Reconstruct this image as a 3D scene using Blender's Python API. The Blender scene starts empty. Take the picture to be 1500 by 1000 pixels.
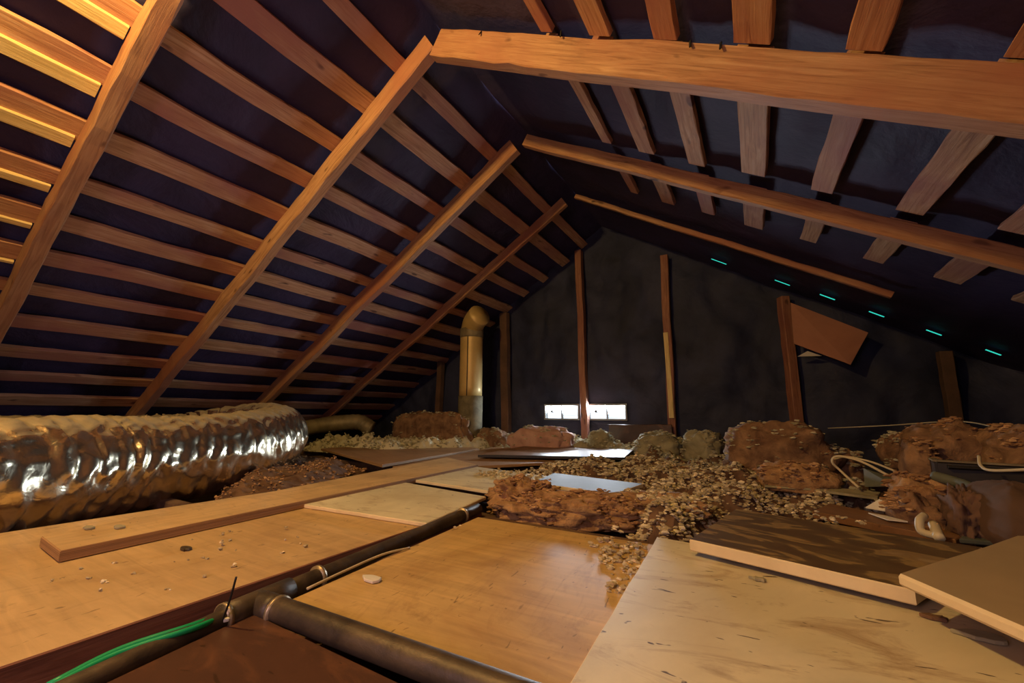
import bpy, bmesh, math, random
import numpy as np
from mathutils import Vector, Matrix, noise
random.seed(7); np.random.seed(7)
R = math.radians
C = bpy.context.scene.collection

# ------------------------------------------------------------------ camera, world, lights, exposure
YAW, PITCH, ROLL, F = 30.6, 10.01, 0.163, 593.8
CAM = Vector((0, 0, 0.30))
cd = bpy.data.cameras.new('camera'); cam = bpy.data.objects.new('camera', cd); C.objects.link(cam)
MC = Matrix.Rotation(R(YAW), 4, 'Z') @ Matrix.Rotation(R(90 + PITCH), 4, 'X') @ Matrix.Rotation(R(ROLL), 4, 'Z')
cam.matrix_world = Matrix.Translation(CAM) @ MC
cd.sensor_width = 36; cd.lens = F / 1500 * 36; cd.clip_start = 0.01
bpy.context.scene.camera = cam
vs = bpy.context.scene.view_settings
vs.view_transform = 'Standard'; vs.look = 'None'; vs.gamma = 1; vs.use_curve_mapping = False
vs.exposure = 0.0
w = bpy.data.worlds.new('sky'); bpy.context.scene.world = w; w.use_nodes = True
w.node_tree.nodes['Background'].inputs[0].default_value = (0.75, 0.87, 1, 1)
w.node_tree.nodes['Background'].inputs[1].default_value = 2.0
def lamp(kind, loc, energy, col, size=0.1, rot=None, size_y=None):
    l = bpy.data.lights.new('lamp', kind); l.energy = energy; l.color = col
    if kind == 'POINT': l.shadow_soft_size = size
    elif kind == 'AREA':
        l.size = size
        if size_y: l.shape = 'RECTANGLE'; l.size_y = size_y
    o = bpy.data.objects.new('lamp', l); C.objects.link(o); o.location = loc
    if rot: o.rotation_euler = rot
    return o
WARM = (1.0, 0.64, 0.20)
lamp('POINT', (-1.20, -0.12, 1.79), 88, WARM, 0.035)                 # bare bulb high in the first bay
lamp('POINT', (0.10, -0.22, 0.62), 2.2, (1.0, 0.70, 0.32), 0.03)      # hand lamp held beside the camera
lamp('AREA', (-0.55, -0.95, 0.60), 8, (0.95, 0.62, 0.75), 0.45, (R(78), 0, R(14)))   # unseen rosy fill added behind the camera for undersides and felt
lamp('AREA', (-1.66, 3.73, 0.37), 55, (0.80, 0.90, 1.0), 0.30, (R(-122), 0, 0), 0.11)   # daylight at the two gable vents
lamp('AREA', (-1.17, 3.73, 0.37), 55, (0.80, 0.90, 1.0), 0.30, (R(-122), 0, 0), 0.11)

# ------------------------------------------------------------------ measuring helpers (a point of the photograph on a known plane)
def ray(px, py): return (MC @ Vector((px - 750, -(py - 500), -F))).to_3d()
def atz(px, py, z=0.0):
    d = ray(px, py); return CAM + d * ((z - CAM.z) / d.z)
def aty(px, py, y):
    d = ray(px, py); return CAM + d * ((y - CAM.y) / d.y)
RX, RZ, T = -1.137, 1.972, 0.61            # ridge line and roof pitch
NL = math.sqrt(1 + T * T)
def roofpt(side, s, y, off):               # s metres down the slope, off metres up from the reference plane
    n = Vector((side * T, 0, 1)) / NL
    return Vector((RX + side * s / NL, y, RZ - s * T / NL)) + n * off

# ------------------------------------------------------------------ materials
def mat(name): 
    m = bpy.data.materials.new(name); m.use_nodes = True; nt = m.node_tree
    return m, nt, nt.nodes['Principled BSDF'], nt.nodes, nt.links
def ramp(nt, fac, stops):
    r = nt.nodes.new('ShaderNodeValToRGB'); e = r.color_ramp.elements
    while len(e) < len(stops): e.new(0.5)
    for i, (p, c) in enumerate(stops): e[i].position = p; e[i].color = (*c, 1) if len(c) == 3 else c
    nt.links.new(fac, r.inputs[0]); return r.outputs[0]
def tex(nt, scale, noise_scale, detail=6, rough=0.6, dist=0.0, offs=True, coord='Object'):
    tc = nt.nodes.new('ShaderNodeTexCoord'); mp = nt.nodes.new('ShaderNodeMapping'); mp.inputs['Scale'].default_value = scale
    nt.links.new(tc.outputs[coord], mp.inputs[0])
    if offs:
        oi = nt.nodes.new('ShaderNodeObjectInfo'); mu = nt.nodes.new('ShaderNodeMath'); mu.operation = 'MULTIPLY'; mu.inputs[1].default_value = 37
        nt.links.new(oi.outputs['Random'], mu.inputs[0]); nt.links.new(mu.outputs[0], mp.inputs['Location'])
    n = nt.nodes.new('ShaderNodeTexNoise'); n.inputs['Scale'].default_value = noise_scale; n.inputs['Detail'].default_value = detail
    n.inputs['Roughness'].default_value = rough; n.inputs['Distortion'].default_value = dist
    nt.links.new(mp.outputs[0], n.inputs[0]); return n.outputs[0]
def mix(nt, fac, a, b, mode='MIX'):
    m = nt.nodes.new('ShaderNodeMix'); m.data_type = 'RGBA'; m.blend_type = mode
    if isinstance(fac, float): m.inputs[0].default_value = fac
    else: nt.links.new(fac, m.inputs[0])
    for i, v in ((6, a), (7, b)):
        if isinstance(v, tuple): m.inputs[i].default_value = (*v, 1)
        else: nt.links.new(v, m.inputs[i])
    return m.outputs[2]
def bump(nt, bs, h, strength, dist=0.01):
    b = nt.nodes.new('ShaderNodeBump'); b.inputs['Strength'].default_value = strength; b.inputs['Distance'].default_value = dist
    nt.links.new(h, b.inputs['Height']); nt.links.new(b.outputs[0], bs.inputs['Normal'])
def wood(name, dark, mid, light, grain=(1.2, 22, 22), rough=0.65, knots=True, blotch=None, bstr=0.35):
    m, nt, bs, N, L = mat(name)
    g = tex(nt, grain, 3.0, 8, 0.65, 1.2)
    col = ramp(nt, g, [(0.30, dark), (0.5, mid), (0.72, light)])
    if knots:
        k = tex(nt, (3, 7, 7), 2.2, 2, 0.4)
        kf = ramp(nt, k, [(0.68, (0, 0, 0)), (0.74, (1, 1, 1))])
        col = mix(nt, kf, col, tuple(c * 0.35 for c in dark))
    if blotch:
        b = tex(nt, (1, 2, 2), 1.3, 4, 0.55, 0.6)
        bf = ramp(nt, b, [(0.42, (0, 0, 0)), (0.64, (1, 1, 1))])
        col = mix(nt, bf, col, blotch)
    L.new(col, bs.inputs['Base Color']); bs.inputs['Roughness'].default_value = rough
    bump(nt, bs, g, bstr, 0.006); return m
def sheet(name, base, stain, grime, rough=0.45, sc=2.2, grain=None, spec=0.5):
    m, nt, bs, N, L = mat(name)
    a = tex(nt, (1, 1, 1), sc, 8, 0.6, 0.8)
    col = ramp(nt, a, [(0.33, stain), (0.5, base), (0.62, tuple(min(1, c * 1.18) for c in base)), (0.72, tuple(c * .85 for c in base))])
    b = tex(nt, (1.0, 2.6, 1), 3.0, 8, 0.7, 2.5)
    bf = ramp(nt, b, [(0.52, (0, 0, 0)), (0.72, (1, 1, 1))])
    col = mix(nt, bf, col, grime)
    c3 = tex(nt, (5, 16, 5), 5.0, 2, 0.5, 0.8)
    cf = ramp(nt, c3, [(0.69, (0, 0, 0)), (0.72, (1, 1, 1))])
    col = mix(nt, cf, col, tuple(c * 0.3 for c in grime))
    if grain:
        g = tex(nt, grain, 3, 8, 0.6, 1.0)
        col = mix(nt, 0.5, col, ramp(nt, g, [(0.3, tuple(c * 0.65 for c in base)), (0.7, tuple(min(1, c * 1.2) for c in base))]))
    L.new(col, bs.inputs['Base Color']); bs.inputs['Roughness'].default_value = rough
    bs.inputs['Specular IOR Level'].default_value = spec
    bump(nt, bs, a, 0.12, 0.01); return m
def plain(name, c1, c2, sc=6, rough=0.7, metal=0.0, bs_=0.3, island=False, dist=0.01, coord='Object'):
    m, nt, bs, N, L = mat(name)
    a = tex(nt, (1, 1, 1), sc, 6, 0.6, 0.4, coord=coord)
    col = ramp(nt, a, [(0.35, c1), (0.65, c2)])
    if island:
        g = N.new('ShaderNodeNewGeometry')
        col = mix(nt, g.outputs['Random Per Island'], col, c1); 
        mm = N.new('ShaderNodeMath'); mm.operation = 'GREATER_THAN'; mm.inputs[1].default_value = 0.8
        L.new(g.outputs['Random Per Island'], mm.inputs[0])
        col = mix(nt, mm.outputs[0], col, tuple(min(1, c * 1.25) for c in c2))
    L.new(col, bs.inputs['Base Color']); bs.inputs['Roughness'].default_value = rough; bs.inputs['Metallic'].default_value = metal
    if bs_: bump(nt, bs, a, bs_, dist)
    return m
def glow(name, col, s):
    m, nt, bs, N, L = mat(name)
    bs.inputs['Base Color'].default_value = (*col, 1); bs.inputs['Emission Color'].default_value = (*col, 1); bs.inputs['Emission Strength'].default_value = s
    return m
M = dict(
    rafter=wood('rafter_wood', (.22, .10, .045), (.46, .24, .115), (.60, .36, .19), blotch=(.38, .15, .08)),
    batten=wood('batten_wood', (.30, .13, .06), (.56, .30, .15), (.70, .46, .29), blotch=(.40, .16, .12)),
    lath=wood('lath_and_lit_strip', (.5, .34, .12), (.78, .58, .25), (.88, .72, .36), knots=False),  # upright lath, also the batten strips with lamplight put into their colour
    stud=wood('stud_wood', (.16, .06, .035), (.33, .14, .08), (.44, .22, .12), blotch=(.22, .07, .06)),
    ply=sheet('plywood_face', (.60, .40, .16), (.36, .19, .06), (.26, .14, .05), 0.5, 3.0, grain=(14, 1.4, 4), spec=.12),
    ply2=sheet('plywood_old', (.60, .41, .19), (.42, .25, .10), (.30, .17, .08), 0.5, 3.0, grain=(12, 1.2, 4)),
    plyedge=wood('plywood_edge', (.18, .09, .035), (.36, .20, .08), (.50, .30, .13), grain=(.3, .3, 90), knots=False),
    white=sheet('painted_board', (.66, .60, .40), (.56, .48, .30), (.38, .28, .16), 0.55),
    vinyl=sheet('stained_panel', (.70, .62, .42), (.56, .45, .27), (.40, .27, .15), 0.5, 1.8),
    foam=plain('board_core', (.72, .58, .34), (.84, .70, .44), 8, 0.7),
    tan=plain('tan_face', (.33, .24, .12), (.40, .29, .15), 3, 0.75, bs_=.05),
    darkply=sheet('dark_panel', (.075, .032, .018), (.04, .018, .012), (.17, .07, .03), 0.42, 2.0),
    walnut=sheet('dark_varnished', (.22, .11, .05), (.13, .06, .03), (.30, .17, .08), 0.42, 2, grain=(1, 14, 4), spec=.12),
    brownply=sheet('brown_ply', (.36, .20, .09), (.25, .13, .06), (.16, .08, .04), 0.45, 2, grain=(1, 10, 4)),
    iron=plain('cast_iron', (.045, .032, .022), (.12, .085, .05), 14, 0.5, 0.25),
    ring=plain('pipe_band', (.30, .22, .12), (.5, .4, .25), 20, 0.4, 0.6),
    green=plain('green_wire', (.0, .30, .10), (.01, .42, .15), 5, 0.4, bs_=0),
    black=plain('black_plastic', (.01, .01, .01), (.03, .025, .02), 5, 0.5, bs_=0),
    cream=plain('cream_wire', (.55, .47, .30), (.68, .58, .38), 5, 0.5, bs_=0),
    paper=plain('paper', (.66, .62, .52), (.78, .74, .64), 5, 0.7, bs_=0),
    fill=plain('cellulose', (.36, .28, .15), (.66, .57, .38), 9, 0.95, island=True),
    fillgrey=plain('cellulose_grey', (.30, .27, .16), (.50, .46, .32), 9, 0.95, island=True),
    fillbrown=plain('cellulose_brown', (.26, .13, .055), (.46, .28, .14), 9, 0.95, island=True),
    dirt=plain('dirt', (.075, .035, .02), (.19, .11, .06), 12, 0.95, bs_=.8),
    batt=plain('batt_orange', (.24, .12, .05), (.50, .30, .14), 22, 0.95, bs_=1.0, dist=.015),
    battbrown=plain('batt_brown', (.13, .065, .035), (.33, .19, .10), 14, 0.95, bs_=1.0, dist=.015),
    battpink=plain('batt_pink', (.42, .22, .17), (.60, .38, .30), 8, 0.9, bs_=.4),
    battgrey=plain('batt_grey', (.22, .19, .11), (.42, .38, .24), 10, 0.95, bs_=.8),
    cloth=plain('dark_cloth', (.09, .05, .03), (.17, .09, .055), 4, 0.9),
    galv=plain('galvanised', (.55, .38, .13), (.72, .50, .20), 3, 0.45, 0.15, bs_=.1),
    sleeve=plain('flue_sleeve', (.12, .10, .055), (.24, .20, .11), 12, 0.8),
    greyduct=plain('dusty_duct', (.18, .14, .08), (.34, .28, .17), 6, 0.6, 0.3),
    silver=plain('silver_board', (.10, .11, .14), (.15, .16, .21), 4, 0.62, 0.0, bs_=.05),
    slate=plain('slate_panel', (.08, .09, .07), (.13, .14, .10), 4, 0.7),
    vent=plain('vent_frame', (.20, .21, .22), (.32, .33, .34), 6, 0.6),
    teal=glow('teal_daylight', (.03, .62, .50), 1.0),
    cardboard=plain('hanging_board', (.33, .13, .075), (.44, .19, .11), 3, 0.7, bs_=.1),
)
def make_felt(name, c1, c2, rough):
    m, nt, bs, N, L = mat(name)
    a = tex(nt, (1, 1, 1), 1.6, 8, 0.6, 0.6, offs=False)
    L.new(ramp(nt, a, [(0.35, c1), (0.7, c2)]), bs.inputs['Base Color']); bs.inputs['Roughness'].default_value = rough
    b = tex(nt, (1, 1, 1), 3, 8, 0.55, 0.4, offs=False); bump(nt, bs, b, 0.6, 0.05); return m
M['felt'] = make_felt('roof_felt', (.022, .016, .056), (.052, .033, .098), 0.72)
M['feltwall'] = make_felt('wall_felt', (.009, .012, .036), (.042, .048, .110), 0.7)
def make_foil():
    m, nt, bs, N, L = mat('foil')
    bs.inputs['Base Color'].default_value = (.80, .76, .66, 1); bs.inputs['Metallic'].default_value = 1; 
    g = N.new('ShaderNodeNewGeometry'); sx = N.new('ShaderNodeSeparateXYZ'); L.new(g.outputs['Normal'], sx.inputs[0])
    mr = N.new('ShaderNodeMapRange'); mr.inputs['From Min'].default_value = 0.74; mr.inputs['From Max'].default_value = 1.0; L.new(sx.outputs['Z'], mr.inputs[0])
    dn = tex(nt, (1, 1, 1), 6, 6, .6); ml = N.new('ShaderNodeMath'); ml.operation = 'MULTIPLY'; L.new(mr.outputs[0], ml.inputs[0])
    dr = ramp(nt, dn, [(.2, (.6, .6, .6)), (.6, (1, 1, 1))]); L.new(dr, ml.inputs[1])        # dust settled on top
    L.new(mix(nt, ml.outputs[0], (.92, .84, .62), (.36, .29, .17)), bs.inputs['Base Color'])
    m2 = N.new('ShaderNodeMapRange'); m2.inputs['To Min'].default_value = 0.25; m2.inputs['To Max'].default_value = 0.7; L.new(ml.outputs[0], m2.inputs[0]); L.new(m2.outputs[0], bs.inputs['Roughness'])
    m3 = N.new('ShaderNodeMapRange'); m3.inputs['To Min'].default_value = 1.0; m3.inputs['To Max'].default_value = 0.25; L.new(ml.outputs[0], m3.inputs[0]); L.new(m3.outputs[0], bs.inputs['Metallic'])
    a = tex(nt, (1, 1, 1), 34, 3, 0.5, 0.6, offs=False); bump(nt, bs, a, 0.30, 0.006); return m
M['foil'] = make_foil()
def make_brownstain():
    m, nt, bs, N, L = mat('mottled_brown_face')
    a = tex(nt, (1.2, 3.2, 1), 3.0, 5, 0.5, 2.2)
    L.new(ramp(nt, a, [(0.40, (.10, .058, .02)), (0.52, (.13, .08, .028)), (0.56, (.33, .21, .07)), (0.62, (.24, .15, .06)), (0.7, (.36, .25, .12))]), bs.inputs['Base Color'])
    bs.inputs['Roughness'].default_value = 0.42; return m
M['stainbrown'] = make_brownstain()

# ------------------------------------------------------------------ object helpers
def tag(o, label=None, cat=None, group=None, kind=None):
    if label: o['label'] = label
    if cat: o['category'] = cat
    if group: o['group'] = group
    if kind: o['kind'] = kind
    return o
def link(name, me, m=None, parent=None, smooth=False):
    o = bpy.data.objects.new(name, me); C.objects.link(o)
    if m:
        for x in (m if isinstance(m, (list, tuple)) else [m]): me.materials.append(x)
    if parent: o.parent = parent
    if smooth: me.polygons.foreach_set('use_smooth', [True] * len(me.polygons))
    return o
def meshpy(name, V, Fc, m, parent=None, smooth=False, midx=None):
    me = bpy.data.meshes.new(name); me.from_pydata([tuple(v) for v in V], [], Fc)
    o = link(name, me, m, parent, smooth)
    if midx: me.polygons.foreach_set('material_index', midx)
    me.update(); return o
def empty(name, loc=(0, 0, 0)):
    o = bpy.data.objects.new(name, None); C.objects.link(o); o.location = loc; return o
def setparent(o, p):
    o.parent = p; o.matrix_parent_inverse = Matrix.Translation(p.location).inverted()
def beam(name, p0, p1, wdir, width, ddir, depth, m, parent=None, seg=14, jit=0.003, seed=0, cham=0.004):
    """rough-sawn timber from p0 to p1; wdir and ddir are the section axes"""
    p0, p1 = Vector(p0), Vector(p1); ax = (p1 - p0); Ln = ax.length; ax.normalize()
    wd = Vector(wdir).normalized(); dd = Vector(ddir).normalized()
    rot = Matrix((ax, wd, dd)).transposed().to_4x4(); rot.translation = p0
    c = cham; sec = [(-.5, -.5, c, 0), (.5, -.5, -c, 0), (.5, -.5, 0, c), (.5, .5, 0, -c), (.5, .5, -c, 0), (-.5, .5, c, 0), (-.5, .5, 0, -c), (-.5, -.5, 0, c)]
    V = []; Fc = []
    for i in range(seg + 1):
        x = Ln * i / seg
        ow = noise.noise(Vector((x * 2.1, seed, 0))) * jit * 2; od = noise.noise(Vector((x * 2.1, seed, 9))) * jit
        for j, (a, b, u, v) in enumerate(sec):
            k = noise.noise(Vector((x * 9, seed + j // 2 * 3.1, 4))) * jit
            V.append((x, a * width + u + ow + k * (1 if a > 0 else -1), b * depth + v + od + k * .6))
    for i in range(seg):
        for j in range(8): Fc.append((i * 8 + j, i * 8 + (j + 1) % 8, (i + 1) * 8 + (j + 1) % 8, (i + 1) * 8 + j))
    Fc.append(tuple(range(7, -1, -1))); Fc.append(tuple(seg * 8 + j for j in range(8)))
    o = meshpy(name, V, Fc, m); 
    bm = bmesh.new(); bm.from_mesh(o.data); bmesh.ops.recalc_face_normals(bm, faces=bm.faces); bm.to_mesh(o.data); bm.free()
    o.matrix_world = rot
    if parent:
        o.parent = parent; o.matrix_parent_inverse = Matrix.Translation(parent.location).inverted()
    return o
def slab(name, pts, zt, th, m, me_=None, rag=0.0, seg=10, tilt=None, ch=0.002):
    """board with a quad outline pts [(x,y)] (counter-clockwise from above), top at zt; origin at its first corner, local x along its first side"""
    P = [Vector((p[0], p[1], 0)) for p in pts]
    if sum(P[i].cross(P[(i + 1) % len(P)]).z for i in range(len(P))) < 0: P.reverse()
    ring = []
    for i in range(len(P)):
        a, b = P[i], P[(i + 1) % len(P)]; nrm = Vector(((b - a).y, -(b - a).x, 0)).normalized()
        for k in range(seg):
            t = k / seg; q = a.lerp(b, t)
            if rag and k: q = q + nrm * noise.noise(q * 23) * rag
            ring.append(q)
    cen = sum(P, Vector()) / len(P); n = len(ring); org = Vector((cen.x, cen.y, zt - th)); ang = math.atan2((P[1] - P[0]).y, (P[1] - P[0]).x)
    rt = Matrix.Rotation(-ang, 3, 'Z')
    V = []
    for z, ins in ((0, ch), (ch, 0), (th - ch, 0), (th, ch)):
        for q in ring:
            v = (q - cen); v = v * (1 - ins / max(v.length, 1e-3)); v = rt @ v; V.append((v.x, v.y, z))
    Fc = []; mi = []
    for k in range(3):
        for j in range(n): Fc.append((k * n + j, k * n + (j + 1) % n, (k + 1) * n + (j + 1) % n, (k + 1) * n + j)); mi.append(1)
    Fc.append(tuple(range(n - 1, -1, -1))); mi.append(0); Fc.append(tuple(3 * n + j for j in range(n))); mi.append(0)
    o = meshpy(name, V, Fc, [m, me_ or m], midx=mi)
    mw = Matrix.Translation(org) @ Matrix.Rotation(ang, 4, 'Z')
    if tilt: mw = mw @ Matrix.Rotation(R(tilt[0]), 4, 'X') @ Matrix.Rotation(R(tilt[1]), 4, 'Y')
    o.matrix_world = mw; return o
def catmull(P, n):
    P = [Vector(p) for p in P]; Q = [P[0] * 2 - P[1]] + P + [P[-1] * 2 - P[-2]]; out = []
    for i in range(1, len(Q) - 2):
        for k in range(n):
            t = k / n; a, b, c, d = Q[i - 1:i + 3]
            out.append(0.5 * ((2 * b) + (c - a) * t + (2 * a - 5 * b + 4 * c - d) * t * t + (3 * b - a - 3 * c + d) * t ** 3))
    out.append(P[-1]); return out
def tube(name, P, rad, m, parent=None, sides=12, n=6, smooth=True, rfun=None, cap=True, spl=True):
    pts = catmull(P, n) if spl and len(P) > 2 else [Vector(p) for p in P]
    if not spl or len(P) == 2: pts = [Vector(P[0]).lerp(Vector(P[-1]), i / n) for i in range(n + 1)] if len(P) == 2 else pts
    V = []; Fc = []; up = Vector((0, 0, 1)); o0 = pts[0]; prev = None; s = 0
    for i, p in enumerate(pts):
        t = (pts[min(i + 1, len(pts) - 1)] - pts[max(i - 1, 0)]).normalized()
        if prev is None: u = t.cross(up if abs(t.z) < .9 else Vector((1, 0, 0))).normalized()
        else: u = (prev - t * prev.dot(t)).normalized()
        prev = u; v = t.cross(u)
        if i: s += (p - pts[i - 1]).length
        for j in range(sides):
            a = 2 * math.pi * j / sides; r = rad if rfun is None else rfun(s, a, i / (len(pts) - 1))
            V.append(p - o0 + (u * math.cos(a) + v * math.sin(a)) * r)
    for i in range(len(pts) - 1):
        for j in range(sides): Fc.append((i * sides + j, i * sides + (j + 1) % sides, (i + 1) * sides + (j + 1) % sides, (i + 1) * sides + j))
    if cap: Fc.append(tuple(range(sides - 1, -1, -1))); Fc.append(tuple((len(pts) - 1) * sides + j for j in range(sides)))
    o = meshpy(name, V, Fc, m, smooth=smooth); 
    bm = bmesh.new(); bm.from_mesh(o.data); bmesh.ops.recalc_face_normals(bm, faces=bm.faces); bm.to_mesh(o.data); bm.free()
    o.location = o0
    if parent: setparent(o, parent)
    return o
def blob(name, c, size, m, amp=0.18, freq=2.2, seed=0, rot=0, nu=56, nv=30, p=2.6, parent=None, crease=0.0):
    """lumpy soft body resting on its flattened base; c is the centre of the base, size the full extents"""
    V = []; Fc = []
    sx, sy, sz = size[0] / 2, size[1] / 2, size[2]
    def se(x, e): return math.copysign(abs(x) ** (2 / e), x)
    for i in range(nv + 1):
        ph = -math.pi / 2 + math.pi * i / nv
        for j in range(nu):
            th = 2 * math.pi * j / nu
            d = Vector((se(math.cos(ph), p) * se(math.cos(th), p), se(math.cos(ph), p) * se(math.sin(th), p), se(math.sin(ph), p)))
            q = d * freq + Vector((seed * 7.3, seed * 3.1, seed))
            k = 1 + amp * .75 * noise.fractal(q * .7, 0.9, 2.1, 3) + .035 * noise.noise(q * 5) + .02 * noise.noise(q * 11)
            if crease: k -= crease * .7 * (1 - abs(noise.noise(q * 1.1)) * 2) ** 2 
            v = d * k; z = max(v.z * .62 + .38, 0.0)
            V.append((v.x * sx, v.y * sy, z * sz))
    for i in range(nv):
        for j in range(nu): Fc.append((i * nu + j, i * nu + (j + 1) % nu, (i + 1) * nu + (j + 1) % nu, (i + 1) * nu + j))
    o = meshpy(name, V, Fc, m, smooth=True); bm = bmesh.new(); bm.from_mesh(o.data); bmesh.ops.remove_doubles(bm, verts=bm.verts, dist=1e-5); bm.to_mesh(o.data); bm.free()
    o.location = c; o.rotation_euler.z = R(rot)
    if parent: setparent(o, parent)
    return o
def fluff(o, n, size, m, seed):
    rs = np.random.RandomState(seed); P = np.array([v.co[:] for v in o.data.vertices]); N = np.array([v.normal[:] for v in o.data.vertices])
    ok = np.where((P[:, 2] > .012) & (N[:, 2] > -.1))[0]
    if not len(ok): return
    V = []; Fc = []; base = 0; k = 0
    while k < n:
        c = P[rs.choice(ok)]
        if noise.noise(Vector(c * 14) + Vector((seed, 0, 0))) < rs.uniform(-.3, .3): k += .2; continue
        for _ in range(rs.randint(2, 9)):
            s = size * min(2, rs.lognormal(-.1, .45)); Q, _r = np.linalg.qr(rs.normal(size=(3, 3)))
            v = (ICV * (1 + rs.uniform(-.35, .35, (len(ICV), 1)))) @ (Q * np.array([1.5, .8, .6])) * s
            q = P[rs.choice(ok)] * 0 + c + rs.normal(0, size * 1.4, 3) * np.array([1, 1, .35]); V.append(v + q + np.array([0, 0, s * .3])); Fc += [tuple(f) for f in (ICF + base)]; base += len(ICV); k += 1
    f = meshpy('fluff', np.concatenate(V), Fc, m); f.parent = o; tag(f, kind='stuff')
_ico = bmesh.new(); bmesh.ops.create_icosphere(_ico, subdivisions=1, radius=1); ICV = np.array([v.co[:] for v in _ico.verts]); ICF = np.array([[v.index for v in f.verts] for f in _ico.faces]); _ico.free()
def inside(poly, x, y):
    c = False; n = len(poly)
    for i in range(n):
        (x1, y1), (x2, y2) = poly[i][:2], poly[(i + 1) % n][:2]
        if (y1 > y) != (y2 > y) and x < (x2 - x1) * (y - y1) / (y2 - y1) + x1: c = not c
    return c
def edgedist(poly, x, y):
    d = 9; n = len(poly)
    for i in range(n):
        ax, ay = poly[i][:2]; bx, by = poly[(i + 1) % n][:2]; vx, vy = bx - ax, by - ay
        t = max(0, min(1, ((x - ax) * vx + (y - ay) * vy) / (vx * vx + vy * vy + 1e-9)))
        d = min(d, math.hypot(x - ax - vx * t, y - ay - vy * t))
    return d
def pile(name, label, poly, z0, h, n, size, m, cat='insulation', mound=True, seed=1, soft=0.12, group=None, mound_mat=None, freq=6):
    """loose fill: a heaped mound and its crumbs, one object"""
    rs = np.random.RandomState(seed); poly = [(p[0], p[1]) for p in poly]
    xs = [p[0] for p in poly]; ys = [p[1] for p in poly]; x0, x1, y0, y1 = min(xs), max(xs), min(ys), max(ys)
    def hh(x, y):
        e = min(1, edgedist(poly, x, y) / soft); e = e * e * (3 - 2 * e)
        q = Vector((x * freq, y * freq, seed)); return z0 + h * e * max(0.15, 0.62 + 0.75 * noise.fractal(q, .7, 2.1, 4)) - 0.012 * (1 - e)
    V = []; Fc = []; mi = []
    if mound:
        st = 0.022; nx = int((x1 - x0) / st) + 1; ny = int((y1 - y0) / st) + 1; idx = {}
        for a in range(nx + 1):
            for b in range(ny + 1):
                x, y = x0 + a * st, y0 + b * st
                if inside(poly, x, y): idx[a, b] = len(V); V.append((x, y, hh(x, y)))
        for (a, b) in list(idx):
            if (a + 1, b) in idx and (a, b + 1) in idx and (a + 1, b + 1) in idx: Fc.append((idx[a, b], idx[a + 1, b], idx[a + 1, b + 1], idx[a, b + 1])); mi.append(1)
    V = [np.array(V).reshape(-1, 3)]; base = len(V[0]); k = 0; tries = 0
    while k < n and tries < n * 30:
        tries += 1; x = rs.uniform(x0, x1); y = rs.uniform(y0, y1)
        if not inside(poly, x, y): continue
        if noise.noise(Vector((x * 9, y * 9, seed + 5))) < rs.uniform(-.55, .25): continue
        cl = rs.randint(1, 7)
        for _c in range(cl):
          if _c: x += rs.normal(0, size * .9); y += rs.normal(0, size * .9)
          s = size * min(1.9, rs.lognormal(-.1, .4)); lift = rs.uniform(.2, .9) if _c == 0 else rs.uniform(.2, 2.0)
          A = rs.normal(size=(3, 3)); Q, _ = np.linalg.qr(A)
          v = (ICV * (1 + rs.uniform(-.35, .35, (len(ICV), 1)))) @ (Q * np.array([1.35, .9, .7])) * s
          z = (hh(x, y) if mound else z0) + s * lift
          V.append(v + np.array([x, y, z])); Fc += [tuple(f) for f in (ICF + base)]; base += len(ICV); mi += [0] * len(ICF)
        k += cl
    V = np.concatenate(V); c = np.array([(x0 + x1) / 2, (y0 + y1) / 2, z0]); 
    o = meshpy(name, V - c, Fc, [m, mound_mat or m], midx=mi); o.location = c
    return tag(o, label, cat, group, 'stuff')

# ================================================================== THE SETTING
fl = meshpy('floor', *(lambda n: ([(-4.8 + 7.2 * i / n, -2.2 + 6.2 * j / n, -.085 + .018 * noise.fractal(Vector((i * .35, j * .35, 0)), .7, 2, 4)) for i in range(n + 1) for j in range(n + 1)],
     [(i * (n + 1) + j, (i + 1) * (n + 1) + j, (i + 1) * (n + 1) + j + 1, i * (n + 1) + j + 1) for i in range(n) for j in range(n)]))(90), M['dirt'], smooth=True)
tag(fl, 'dark rough dirt and dust covered attic underfloor between the boards', kind='structure')
for k in range(12):
    y = -1.3 + k * .41
    beam('joist', (-4.3, y, -.06), (2.0, y, -.06), (0, 1, 0), .045, (0, 0, 1), .05, M['dirt'], fl, seg=10, seed=k + 60)

FOFF = 0.105      # felt above the batten undersides
def ceiling(side, name, label):
    ns, ny = 150, 90; V = []; Fc = []
    for i in range(ns + 1):
        s = -.075 + 4.0 * i / ns
        for j in range(ny + 1):
            y = -2.2 + 6.1 * j / ny
            sag = 0.014 * noise.fractal(Vector((s * 5, y * 3, side * 4)), .8, 2.1, 4)
            V.append(roofpt(side, s, y, FOFF + .004 + sag * .8 + .006))
    for i in range(ns):
        for j in range(ny): Fc.append((i * (ny + 1) + j, (i + 1) * (ny + 1) + j, (i + 1) * (ny + 1) + j + 1, i * (ny + 1) + j + 1))
    o = meshpy(name, V, Fc, M['felt'], smooth=True); tag(o, label, kind='structure'); return o
ceil_l = ceiling(-1, 'ceiling', 'left roof slope of black felt over wooden battens')
ceil_r = ceiling(1, 'ceiling', 'right roof slope of black felt over wooden battens')
LEFT = [.175, .430, .695, .953, 1.210, 1.475, 1.712, 1.952, 2.18, 2.44, 2.71, 2.955, 3.20, 3.45]
RIGHT = [.648, .880, 1.130, 1.381, 1.643, 1.935, 2.207, 2.46, 2.72, 2.97, 3.22, 3.47]
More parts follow.
